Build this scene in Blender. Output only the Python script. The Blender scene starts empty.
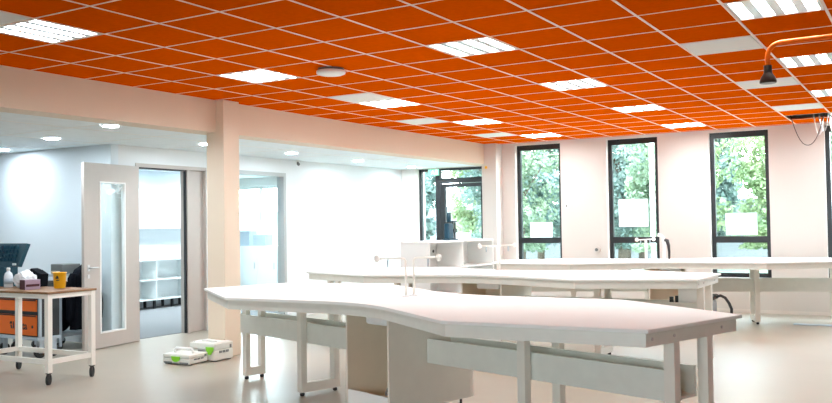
import bpy, bmesh, math, random
from math import sin, cos, pi, radians, sqrt, atan2
from mathutils import Vector, Matrix

random.seed(7)
S = bpy.context.scene
COL = S.collection
CH = 3.006            # orange ceiling height
LOW = 2.63            # lower white ceiling height
TX, TY, T = -6.6186, 3.7748, 0.6   # ceiling grid origin and tile size
BACKY = 14.7

# ------------------------------------------------------------------ materials
def new_mat(name):
    m = bpy.data.materials.new(name); m.use_nodes = True
    nt = m.node_tree
    return m, nt, nt.nodes['Principled BSDF']

def mat(name, col, rough=0.5, metal=0.0, spec=0.5, vary=0.0, scale=8.0, bump=0.0, bscale=120.0):
    m, nt, b = new_mat(name)
    b.inputs['Base Color'].default_value = (*col, 1)
    b.inputs['Roughness'].default_value = rough
    b.inputs['Metallic'].default_value = metal
    b.inputs['Specular IOR Level'].default_value = spec
    if vary > 0:
        tc = nt.nodes.new('ShaderNodeTexCoord'); nz = nt.nodes.new('ShaderNodeTexNoise')
        nz.inputs['Scale'].default_value = scale; nz.inputs['Detail'].default_value = 4
        cr = nt.nodes.new('ShaderNodeMapRange')
        cr.inputs['From Min'].default_value = 0.25; cr.inputs['From Max'].default_value = 0.75
        cr.inputs['To Min'].default_value = 1 - vary; cr.inputs['To Max'].default_value = 1 + vary
        mx = nt.nodes.new('ShaderNodeVectorMath'); mx.operation = 'SCALE'
        mx.inputs[0].default_value = col
        nt.links.new(tc.outputs['Object'], nz.inputs['Vector'])
        nt.links.new(nz.outputs['Fac'], cr.inputs['Value'])
        nt.links.new(cr.outputs['Result'], mx.inputs['Scale'])
        nt.links.new(mx.outputs['Vector'], b.inputs['Base Color'])
    if bump > 0:
        tc = nt.nodes.new('ShaderNodeTexCoord'); nz = nt.nodes.new('ShaderNodeTexNoise')
        nz.inputs['Scale'].default_value = bscale; nz.inputs['Detail'].default_value = 3
        bp = nt.nodes.new('ShaderNodeBump'); bp.inputs['Strength'].default_value = bump
        bp.inputs['Distance'].default_value = 0.01
        nt.links.new(tc.outputs['Object'], nz.inputs['Vector'])
        nt.links.new(nz.outputs['Fac'], bp.inputs['Height'])
        nt.links.new(bp.outputs['Normal'], b.inputs['Normal'])
    return m

def emit(name, col, strength):
    m = bpy.data.materials.new(name); m.use_nodes = True
    nt = m.node_tree; nt.nodes.clear()
    e = nt.nodes.new('ShaderNodeEmission'); o = nt.nodes.new('ShaderNodeOutputMaterial')
    e.inputs['Color'].default_value = (*col, 1); e.inputs['Strength'].default_value = strength
    nt.links.new(e.outputs[0], o.inputs[0])
    return m

def glass(name, tint=(0.95, 0.98, 0.98), refl=0.06):
    m = bpy.data.materials.new(name); m.use_nodes = True
    nt = m.node_tree; nt.nodes.clear()
    t = nt.nodes.new('ShaderNodeBsdfTransparent'); t.inputs['Color'].default_value = (*tint, 1)
    g = nt.nodes.new('ShaderNodeBsdfGlossy'); g.inputs['Roughness'].default_value = 0.02
    lw0 = nt.nodes.new('ShaderNodeLayerWeight'); lw0.inputs['Blend'].default_value = .5
    pw = nt.nodes.new('ShaderNodeMath'); pw.operation = 'POWER'; pw.inputs[1].default_value = 5
    lw = nt.nodes.new('ShaderNodeMath'); lw.operation = 'MULTIPLY_ADD'; lw.inputs[1].default_value = .5; lw.inputs[2].default_value = .02
    nt.links.new(lw0.outputs['Facing'], pw.inputs[0]); nt.links.new(pw.outputs[0], lw.inputs[0])
    mx = nt.nodes.new('ShaderNodeMixShader'); o = nt.nodes.new('ShaderNodeOutputMaterial')
    nt.links.new(lw.outputs[0], mx.inputs[0]); nt.links.new(t.outputs[0], mx.inputs[1])
    nt.links.new(g.outputs[0], mx.inputs[2]); nt.links.new(mx.outputs[0], o.inputs[0])
    return m

def leafmat(name, c1, c2):
    m, nt, b = new_mat(name)
    tc = nt.nodes.new('ShaderNodeTexCoord'); nz = nt.nodes.new('ShaderNodeTexNoise')
    nz.inputs['Scale'].default_value = 1.6; nz.inputs['Detail'].default_value = 5
    r = nt.nodes.new('ShaderNodeValToRGB')
    r.color_ramp.elements[0].position = .35; r.color_ramp.elements[0].color = (*c1, 1)
    r.color_ramp.elements[1].position = .65; r.color_ramp.elements[1].color = (*c2, 1)
    nt.links.new(tc.outputs['Object'], nz.inputs['Vector']); nt.links.new(nz.outputs['Fac'], r.inputs[0])
    nt.links.new(r.outputs[0], b.inputs['Base Color'])
    b.inputs['Roughness'].default_value = .5
    tr = nt.nodes.new('ShaderNodeBsdfTranslucent'); nt.links.new(r.outputs[0], tr.inputs['Color'])
    mx = nt.nodes.new('ShaderNodeMixShader'); mx.inputs[0].default_value = .45
    out = nt.nodes['Material Output']
    nt.links.new(b.outputs[0], mx.inputs[1]); nt.links.new(tr.outputs[0], mx.inputs[2])
    nt.links.new(mx.outputs[0], out.inputs[0])
    return m

M = dict(
    wall=mat('white_wall_paint', (.69, .65, .61), .6, bump=.05, bscale=300),
    beam=mat('bounce_tinted_beam_paint', (.77, .65, .51), .55, bump=.05, bscale=300),  # white paint with the orange ceiling's bounce put into its colour
    part=mat('partition_wall_paint', (.76, .78, .79), .6, bump=.05, bscale=300),
    cool=mat('cool_white_wall_paint', (.74, .80, .84), .6, bump=.05, bscale=300),
    tile=mat('orange_ceiling_tile', (.70, .092, .0), .9, spec=.0, vary=.05, scale=25, bump=.1, bscale=500),
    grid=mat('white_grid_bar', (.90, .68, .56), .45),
    lowc=mat('white_ceiling_tile', (.84, .92, .96), .8, vary=.03),
    slab=mat('concrete_slab', (.35, .34, .33), .9, vary=.1),
    floor=mat('beige_resin_floor', (.375, .33, .262), .36, spec=.5, vary=.05, scale=1.3, bump=.03, bscale=20),
    carpet=mat('grey_carpet', (.20, .21, .22), .95, vary=.1, scale=200),
    base=mat('white_baseboard', (.78, .73, .68), .5),
    top=mat('white_laminate', (.88, .90, .865), .6, spec=.08, vary=.01),
    apron=mat('pale_grey_board', (.76, .76, .69), .42, vary=.03, scale=12),
    inner=mat('beige_board', (.80, .70, .55), .5, vary=.02),
    cabm=mat('beige_white_board', (.76, .71, .62), .45, vary=.02, scale=12),
    legm=mat('cream_white_board', (.80, .76, .68), .42, vary=.02, scale=12),
    steel=mat('brushed_steel', (.6, .6, .6), .3, 1.0),
    white=mat('white_plastic', (.85, .85, .83), .35),
    cream=mat('cream_painted_steel', (.88, .85, .78), .35),
    wood=mat('brown_plywood', (.24, .12, .05), .55, vary=.2, scale=18),
    black=mat('black_plastic', (.012, .012, .014), .4),
    rubber=mat('black_rubber', (.02, .02, .02), .7),
    dark=mat('anthracite_frame', (.014, .017, .020), .35),
    door=mat('taupe_door_laminate', (.47, .42, .38), .4, vary=.02),
    grey=mat('grey_frame_paint', (.42, .43, .42), .4),
    cab=mat('white_cabinet', (.82, .86, .86), .35),
    orange=mat('orange_drawer_paint', (.78, .14, .01), .35),
    pipe=mat('orange_glossy_pipe', (.98, .17, .006), .5, spec=.15),
    bell=mat('dark_metal_bell', (.05, .042, .035), .3, .7),
    teal=mat('teal_case_plastic', (.006, .055, .085), .4, vary=.1, scale=40),
    tealm=mat('teal_machine_paint', (.004, .055, .095), .35),
    bluegrey=mat('blue_grey_steel', (.40, .47, .53), .4),
    case=mat('light_grey_case', (.72, .72, .66), .45),
    green=mat('lime_green_latch', (.22, .62, .02), .4),
    yellow=mat('yellow_tub', (.90, .48, .01), .4),
    lilac=mat('lilac_card', (.42, .32, .42), .5),
    maroon=mat('maroon_card', (.06, .012, .02), .5),
    bag=mat('white_plastic_bag', (.82, .84, .87), .4),
    clear=mat('clear_bottle_plastic', (.70, .75, .80), .2),
    cloth=mat('black_fabric', (.006, .007, .011), .9, spec=.1, vary=.2, scale=60),
    card=mat('beige_card', (.55, .45, .32), .8),
    paper=leafmat('white_paper', (.86, .87, .88), (.90, .91, .92)),
    boxgrey=mat('grey_box', (.17, .18, .18), .5),
    exitg=emit('exit_sign_green', (.30, .85, .55), 1.0),
    exitw=emit('exit_sign_white', (.9, 1, .92), 1.4),
    glass=glass('clear_glass'),
    tube=emit('light_panel_strip', (.88, .975, 1.0), 40.0),
    spot=emit('downlight_disc', (.80, .91, 1.0), 200.0),
    louvre=mat('louvre_reflector', (.62, .66, .68), .3, .3),
    blank=mat('pale_grey_ceiling_panel', (.78, .77, .74), .6),
    bark=mat('tree_bark', (.12, .09, .07), .9, vary=.3, scale=20),
    lawn=mat('lawn', (.07, .11, .06), .9, vary=.3, scale=3),
    road=mat('grey_path', (.17, .18, .185), .9, vary=.1),
    leafA=leafmat('leaf_green', (.09, .14, .09), (.25, .32, .20)),
    leafB=leafmat('leaf_bluegreen', (.09, .15, .135), (.22, .29, .25)),
    leafC=leafmat('leaf_yellowgreen', (.12, .19, .085), (.32, .39, .20)),
)

# ------------------------------------------------------------------ mesh helpers
def box(bm, x0, x1, y0, y1, z0, z1, mi=0, bev=0.0):
    vs = [bm.verts.new(p) for p in ((x0,y0,z0),(x1,y0,z0),(x1,y1,z0),(x0,y1,z0),(x0,y0,z1),(x1,y0,z1),(x1,y1,z1),(x0,y1,z1))]
    fs = [bm.faces.new([vs[i] for i in f]) for f in ((3,2,1,0),(4,5,6,7),(0,1,5,4),(1,2,6,5),(2,3,7,6),(3,0,4,7))]
    for f in fs: f.material_index = mi
    if bev > 0:
        es = list({e for f in fs for e in f.edges})
        r = bmesh.ops.bevel(bm, geom=es, offset=bev, segments=2, profile=.5, affect='EDGES')
        for f in r['faces']: f.material_index = mi
    return vs

def prism(bm, pts, z0, z1, mi=0, bev=0.0, smooth=False):
    n = len(pts)
    lo = [bm.verts.new((x, y, z0)) for x, y in pts]; hi = [bm.verts.new((x, y, z1)) for x, y in pts]
    ft = bm.faces.new(hi); fb = bm.faces.new(lo[::-1]); ft.material_index = fb.material_index = mi
    for i in range(n):
        f = bm.faces.new((lo[i], lo[(i+1) % n], hi[(i+1) % n], hi[i])); f.material_index = mi
    if bev > 0:
        bmesh.ops.bevel(bm, geom=list(ft.edges) + list(fb.edges), offset=bev, segments=2, profile=.5, affect='EDGES')

def ring(bm, outer, inner, z0, z1, mi=0):
    n = len(outer)
    a = [[bm.verts.new((x, y, z)) for x, y in P] for P, z in ((outer, z0), (outer, z1), (inner, z1), (inner, z0))]
    for i in range(n):
        j = (i+1) % n
        for k in range(4):
            f = bm.faces.new((a[k][i], a[k][j], a[(k+1) % 4][j], a[(k+1) % 4][i])); f.material_index = mi

def tube(bm, pts, r, seg=10, mi=0, caps=True):
    pts = [Vector(p) for p in pts]; rs = r if isinstance(r, (list, tuple)) else [r]*len(pts)
    rings = []; prev = None
    for i, p in enumerate(pts):
        d = (pts[min(i+1, len(pts)-1)] - pts[max(i-1, 0)]).normalized()
        if prev is None:
            ref = Vector((0, 0, 1)) if abs(d.z) < .9 else Vector((1, 0, 0))
            a = d.cross(ref).normalized()
        else:
            a = (prev - d * prev.dot(d)).normalized()
        prev = a; b = d.cross(a)
        rings.append([bm.verts.new(p + rs[i]*(cos(2*pi*k/seg)*a + sin(2*pi*k/seg)*b)) for k in range(seg)])
    for i in range(len(rings)-1):
        for k in range(seg):
            f = bm.faces.new((rings[i][k], rings[i][(k+1) % seg], rings[i+1][(k+1) % seg], rings[i+1][k])); f.material_index = mi; f.smooth = True
    if caps:
        for R_, in ((rings[0][::-1],), (rings[-1],)):
            f = bm.faces.new(R_); f.material_index = mi

def lathe(bm, prof, c=(0, 0, 0), seg=20, mi=0):
    rings = []
    for r, z in prof:
        rings.append([bm.verts.new((c[0]+max(r, 1e-4)*cos(2*pi*k/seg), c[1]+max(r, 1e-4)*sin(2*pi*k/seg), c[2]+z)) for k in range(seg)])
    for i in range(len(rings)-1):
        for k in range(seg):
            f = bm.faces.new((rings[i][k], rings[i][(k+1) % seg], rings[i+1][(k+1) % seg], rings[i+1][k])); f.material_index = mi; f.smooth = True
    f = bm.faces.new(rings[0][::-1]); f.material_index = mi
    f = bm.faces.new(rings[-1]); f.material_index = mi

def ball(bm, c, r, mi=0, sub=2, sc=(1, 1, 1), jit=0):
    res = bmesh.ops.create_icosphere(bm, subdivisions=sub, radius=1)
    for v in res['verts']:
        k = 1 + (random.uniform(-jit, jit) if jit else 0)
        v.co = Vector((v.co.x*r*sc[0]*k + c[0], v.co.y*r*sc[1]*k + c[1], v.co.z*r*sc[2]*k + c[2]))
        for f in v.link_faces: f.smooth = True; f.material_index = mi

def quad(bm, pts, mi=0):
    f = bm.faces.new([bm.verts.new(p) for p in pts]); f.material_index = mi; return f

def ob(name, bm, mats, parent=None, recalc=True):
    if recalc: bmesh.ops.recalc_face_normals(bm, faces=bm.faces[:])
    me = bpy.data.meshes.new(name); bm.to_mesh(me); bm.free()
    for m in (mats if isinstance(mats, (list, tuple)) else [mats]): me.materials.append(m)
    o = bpy.data.objects.new(name, me); COL.objects.link(o)
    if parent is not None: o.parent = parent
    return o

def tag(o, label, cat, group=None, kind=None):
    o['label'] = label; o['category'] = cat
    if group: o['group'] = group
    if kind: o['kind'] = kind
    return o

def thing(name, label, cat, loc=(0, 0, 0), rz=0.0, group=None):
    o = bpy.data.objects.new(name, None); COL.objects.link(o)
    o.empty_display_size = .1
    o.location = loc; o.rotation_euler = (0, 0, rz)
    return tag(o, label, cat, group)

def struct(name, bm, mats, parent=None, label=None):
    o = ob(name, bm, mats, parent); o['kind'] = 'structure'
    if label: o['label'] = label
    return o

def copy_tree(o, parent=None):
    c = o.copy(); COL.objects.link(c)
    if parent is not None: c.parent = parent
    for ch in list(o.children): copy_tree(ch, c)
    return c

NB = bmesh.new
def bx(name, d, m, parent, bev=0.0):
    bm = NB(); box(bm, *d, bev=bev); return ob(name, bm, m, parent)

# ------------------------------------------------------------------ setting
XR, XL, YF = 3.6, -14.2, -5.0
bm = NB(); box(bm, XL-.3, XR+.3, YF-.3, BACKY+.3, -.2, 0)
struct('floor', bm, M['floor'])
bm = NB(); box(bm, XL, -9.33, 7.65, BACKY, 0, .006)
struct('floor_carpet', bm, M['carpet'])

# orange ceiling : tiles + white grid
LIT = [(1, 0), (1, 4), (1, 8), (1, 12), (1, 16), (5, 4), (5, 8), (5, 12), (5, 16), (9, 4), (9, 8), (9, 12), (9, 16)]
GREY = [(1, -1), (1, 7), (0, 11), (0, 15), (8, 6), (8, 10), (8, 14)]
HOLE = [(8, 16)]
skip = set(LIT) | set(GREY) | set(HOLE)
bm = NB()
for a in range(-1, 17):
    for b in range(-15, 19):
        if (a, b) in skip: continue
        x0, x1 = max(TX+a*T, -7.2), min(TX+(a+1)*T, XR); y0, y1 = max(TY+b*T, YF), min(TY+(b+1)*T, BACKY)
        if x1-x0 < .02 or y1-y0 < .02: continue
        box(bm, x0, x1, y0, y1, CH+.004, CH+.02)
g = .010
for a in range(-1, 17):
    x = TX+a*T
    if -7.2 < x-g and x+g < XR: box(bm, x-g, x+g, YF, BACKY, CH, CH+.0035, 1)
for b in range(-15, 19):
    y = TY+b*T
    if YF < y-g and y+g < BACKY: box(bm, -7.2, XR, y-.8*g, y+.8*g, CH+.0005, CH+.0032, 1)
struct('ceiling', bm, [M['tile'], M['grid']], label='orange tiled suspended ceiling with white grid')
bm = NB(); box(bm, -7.5, XR+.3, YF-.3, BACKY+.3, CH+.42, CH+.6)
struct('ceiling_slab', bm, M['slab'])
# low ceiling over the left part
bm = NB()
box(bm, XL-.3, -7.5, YF-.3, BACKY+.3, LOW+.003, LOW+.1)
k = 0
x = -12.9
while x < -7.6:
    box(bm, x-.008, x+.008, YF, BACKY, LOW, LOW+.0028, 1); x += 1.2
y = YF+.3
while y < BACKY:
    box(bm, XL, -7.5, y-.008, y+.008, LOW+.0005, LOW+.0028, 1); y += 1.2
struct('ceiling_low', bm, [M['lowc'], M['white']], label='white lower ceiling behind the beam')
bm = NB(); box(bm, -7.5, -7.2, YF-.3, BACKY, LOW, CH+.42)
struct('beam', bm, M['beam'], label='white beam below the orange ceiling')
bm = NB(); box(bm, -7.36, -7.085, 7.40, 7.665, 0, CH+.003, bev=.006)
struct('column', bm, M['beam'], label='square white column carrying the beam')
bm = NB(); box(bm, -7.25, -6.95, 14.42, BACKY, 0, CH+.003, bev=.006)
struct('column', bm, M['wall'], label='white corner column beside the back window')

# back wall with openings
WX = [(-6.69, -5.79), (-4.925, -4.02), (-3.17, -2.24), (-1.42, -.49), (.33, 1.27)]
WZ0, WZ1 = .57, 2.965
OPEN = [(-13.95, -12.15, .9, 2.45), (-8.84, -7.30, 0, 2.62)] + [(a, b, WZ0, WZ1) for a, b in WX]
bm = NB(); cur = XL-.3
for a, b, z0, z1 in OPEN:
    box(bm, cur, a, BACKY, BACKY+.3, 0, CH+.6)
    if z0 > 0: box(bm, a, b, BACKY, BACKY+.3, 0, z0)
    box(bm, a, b, BACKY, BACKY+.3, z1, CH+.6); cur = b
box(bm, cur, XR+.3, BACKY, BACKY+.3, 0, CH+.6)
struct('wall_back', bm, M['wall'])
bm = NB(); box(bm, -6.95, XR, BACKY-.012, BACKY, 0, .055)
struct('baseboard_back', bm, M['base'])
bm = NB(); box(bm, XR, XR+.3, YF-.3, BACKY, 0, CH+.6); struct('wall_right', bm, M['wall'])
bm = NB(); RW = [(-3.4, -2.2), (-.4, .8)]; cur = XL-.3
for a, b in RW:
    box(bm, cur, a, YF-.3, YF, 0, CH+.6); box(bm, a, b, YF-.3, YF, 0, WZ0); box(bm, a, b, YF-.3, YF, WZ1, CH+.6); cur = b
box(bm, cur, XR, YF-.3, YF, 0, CH+.6); struct('wall_front', bm, M['wall'])
for i, (a, b) in enumerate(RW):
    bm = NB(); w = .055
    for d in ((a, a+w, WZ0, WZ1), (b-w, b, WZ0, WZ1), (a+w, b-w, WZ0, WZ0+w), (a+w, b-w, WZ1-w, WZ1), (a+w, b-w, 1.15, 1.23)):
        box(bm, d[0], d[1], YF-.17, YF-.1, d[2], d[3])
    r = struct('window_%d' % (i+7), bm, M['dark'])
    for z0, z1 in ((WZ0+w, 1.15), (1.23, WZ1-w)):
        bm = NB(); box(bm, a+w, b-w, YF-.136, YF-.13, z0, z1); ob('pane', bm, M['glass'], r)
bm = NB(); box(bm, XL-.3, XL, YF, BACKY, 0, LOW); struct('wall_left', bm, M['cool'])
bm = NB(); box(bm, -13.1, -12.99, 7.65, 13.75, 0, LOW); struct('wall_side_room', bm, M['cool'], label='white wall behind the shelves of the side room')
# block of side rooms: wall facing the camera, then the wall with the doors
bm = NB(); box(bm, XL, -9.21, 7.53, 7.65, 0, LOW); struct('wall_alcove', bm, M['cool'], label='pale blue white wall behind the work cart')
bm = NB()
D0, D1, DZ = 7.93, 9.24, 2.40
G0, G1, GZ = 9.86, 11.06, 2.40
for y0, y1, z0, z1 in ((7.65, D0, 0, LOW), (D0, D1, DZ, LOW), (D1, G0, 0, LOW), (G0, G1, GZ, LOW), (G1, BACKY, 0, LOW)):
    box(bm, -9.33, -9.21, y0, y1, z0, z1)
struct('wall_partition', bm, M['part'], label='white wall with the doors to the side room')

# tall windows
def window(n, x0, x1):
    yf = BACKY+.10
    bm = NB(); w = .068; wt = .095
    box(bm, x0, x0+w, yf, yf+.07, WZ0, WZ1); box(bm, x1-w, x1, yf, yf+.07, WZ0, WZ1)
    box(bm, x0+w, x1-w, yf, yf+.07, WZ1-wt, WZ1); box(bm, x0+w, x1-w, yf, yf+.07, WZ0, WZ0+w)
    root = struct('window_%d' % n, bm, M['dark'])
    bm = NB(); box(bm, x0+w, x1-w, yf, yf+.07, 1.135, 1.24); o = ob('transom', bm, M['dark'], root)
    for z0, z1 in ((WZ0+w, 1.135), (1.24, WZ1-wt)):
        bm = NB(); box(bm, x0+w, x1-w, yf+.03, yf+.036, z0, z1); ob('pane', bm, M['glass'], root)
    bm = NB(); box(bm, x0-.02, x1+.02, BACKY-.03, BACKY+.10, WZ0-.02, WZ0, bev=.003); ob('sill', bm, M['white'], root)
    return root
for i, (a, b) in enumerate(WX): window(i+1, a, b)
# side room window
bm = NB(); yf = BACKY+.1
for d in ((-13.95, -13.88, .9, 2.45), (-12.22, -12.15, .9, 2.45), (-13.08, -13.02, .97, 2.38), (-13.88, -12.22, .9, .97), (-13.88, -12.22, 2.38, 2.45)):
    box(bm, d[0], d[1], yf, yf+.06, d[2], d[3])
r = struct('window_6', bm, M['white'])
for x0, x1 in ((-13.88, -13.08), (-13.02, -12.22)):
    bm = NB(); box(bm, x0, x1, yf+.02, yf+.026, .97, 2.38); ob('pane', bm, M['glass'], r)

# glazed exterior door in the back wall of the left part
bm = NB(); y0 = BACKY+.08; y1 = y0+.08
for d in ((-8.84, -8.79, 0, 2.62), (-8.46, -8.36, 0, 2.62), (-7.36, -7.30, 0, 2.62), (-8.79, -8.46, 2.57, 2.62), (-8.36, -7.36, 2.57, 2.62), (-8.36, -7.36, 2.32, 2.42), (-8.79, -8.46, 0, .08)):
    box(bm, d[0], d[1], y0, y1, d[2], d[3])
r = struct('door_3', bm, M['dark'], label='dark framed glazed door beside the corner column')
for x0, x1, z0, z1 in ((-8.79, -8.46, .08, 2.57), (-8.36, -7.36, 2.42, 2.57)):
    bm = NB(); box(bm, x0, x1, y0+.03, y0+.038, z0, z1); ob('pane', bm, M['glass'], r)
bm = NB()
for d in ((-8.355, -8.25, .01, 2.31), (-7.46, -7.365, .01, 2.31), (-8.25, -7.46, 2.24, 2.31), (-8.25, -7.46, .01, .14)):
    box(bm, d[0], d[1], y0+.005, y1-.005, d[2], d[3])
lf = ob('door_leaf', bm, M['dark'], r)
bm = NB(); box(bm, -8.25, -7.46, y0+.03, y0+.038, .14, 2.24); ob('pane', bm, M['glass'], lf)
bm = NB(); tube(bm, [(-8.30, y0+.01, 1.02), (-8.30, y0-.05, 1.02), (-8.17, y0-.05, 1.02)], .01); ob('handle', bm, M['steel'], lf)

# taupe door to the side room : frame + fixed side panel + open leaf
bm = NB()
for d in ((D0, D0+.05, 0, DZ), (8.86, 8.90, 0, DZ-.05), (D1-.02, D1, 0, DZ-.05), (D0+.05, D1, DZ-.05, DZ)):
    box(bm, -9.34, -9.195, d[0], d[1], d[2], d[3])
r = struct('door_1', bm, M['door'], label='taupe door frame with open glazed leaf')
bm = NB(); box(bm, -9.29, -9.25, 8.90, D1-.02, .005, DZ-.05); ob('side_panel', bm, M['door'], r)
bm = NB(); box(bm, -9.25, -9.215, 8.835, 8.859, .005, DZ-.051); box(bm, -9.25, -9.215, D0+.051, 8.834, DZ-.075, DZ-.051); ob('seal', bm, M['black'], r)
hinge = Vector((-9.185, 7.94)); free = Vector((-9.03, 6.955))
L = (free-hinge).length; ang = atan2((free-hinge).y, (free-hinge).x)
leaf = bpy.data.objects.new('door_leaf', None); COL.objects.link(leaf); leaf.parent = r
leaf.location = (hinge.x, hinge.y, 0); leaf.rotation_euler = (0, 0, ang)
gx0, gx1, gz0, gz1 = L-.74, L-.27, .19, 2.12
bm = NB()
for d in ((0, gx0, .01, 2.35), (gx1, L, .01, 2.35), (gx0, gx1, .01, gz0), (gx0, gx1, gz1, 2.35)):
    box(bm, d[0], d[1], -.021, .021, d[2], d[3])
bead = .02
for d in ((gx0, gx0+bead, gz0, gz1), (gx1-bead, gx1, gz0, gz1), (gx0+bead, gx1-bead, gz0, gz0+bead), (gx0+bead, gx1-bead, gz1-bead, gz1)):
    box(bm, d[0], d[1], -.027, .027, d[2], d[3], 1)
ob('leaf_panel', bm, [M['door'], M['white']], leaf)
bm = NB(); box(bm, gx0+bead, gx1-bead, -.004, .004, gz0+bead, gz1-bead); ob('pane', bm, M['glass'], leaf)
bm = NB()
for s in (-1, 1):
    tube(bm, [(L-.07, s*.0211, 1.03), (L-.07, s*.06, 1.03), (L-.085, s*.07, 1.03), (L-.20, s*.07, 1.03)], .010)
    box(bm, L-.09, L-.05, min(s*.0211, s*.027), max(s*.0211, s*.027), .99, 1.07)
    box(bm, L-.09, L-.05, min(s*.0211, s*.027), max(s*.0211, s*.027), .90, .95)
ob('handle', bm, M['steel'], leaf)
# second doorway with grey frame and glazed leaf
bm = NB()
for d in ((G0, G0+.06, 0, GZ), (G1-.06, G1, 0, GZ), (G0+.06, G1-.06, GZ-.06, GZ)):
    box(bm, -9.34, -9.195, d[0], d[1], d[2], d[3])
r = struct('door_2', bm, M['grey'], label='grey framed glazed doorway to the right of the column')
bm = NB(); box(bm, -9.275, -9.265, G0+.06, G1-.06, .0, GZ-.06); ob('pane', bm, M['glass'], r)

# ------------------------------------------------------------------ benches
Lb, hw, bu, bw, wa = 2.486, .507, 1.318, .928, .47
ZT = .922
def bench_outline():
    def side(s):       # s=-1 front from left to right
        pts = [(-Lb, s*hw), (-bu, s*bw)]
        k = .45
        A = Vector((-k, s*(wa + (bw-wa)*k/bu))); B = Vector((0, s*wa)); Cc = Vector((k, s*(wa + (bw-wa)*k/bu)))
        for i in range(11):
            t = i/10; p = A*(1-t)**2 + B*2*t*(1-t) + Cc*t*t; pts.append((p.x, p.y))
        return pts + [(bu, s*bw), (Lb, s*hw)]
    f = side(-1); b = side(1)[::-1]
    return f + b
def inset(P, d):
    n = len(P); out = []
    for i in range(n):
        p0, p1, p2 = Vector(P[i-1]), Vector(P[i]), Vector(P[(i+1) % n])
        e1 = (p1-p0).normalized(); e2 = (p2-p1).normalized()
        n1 = Vector((-e1.y, e1.x)); n2 = Vector((-e2.y, e2.x))
        m = (n1+n2).normalized(); c = max(.3, m.dot(n1))
        q = p1 + m*(d/c); out.append((q.x, q.y))
    return out
OUT = bench_outline()

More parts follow.
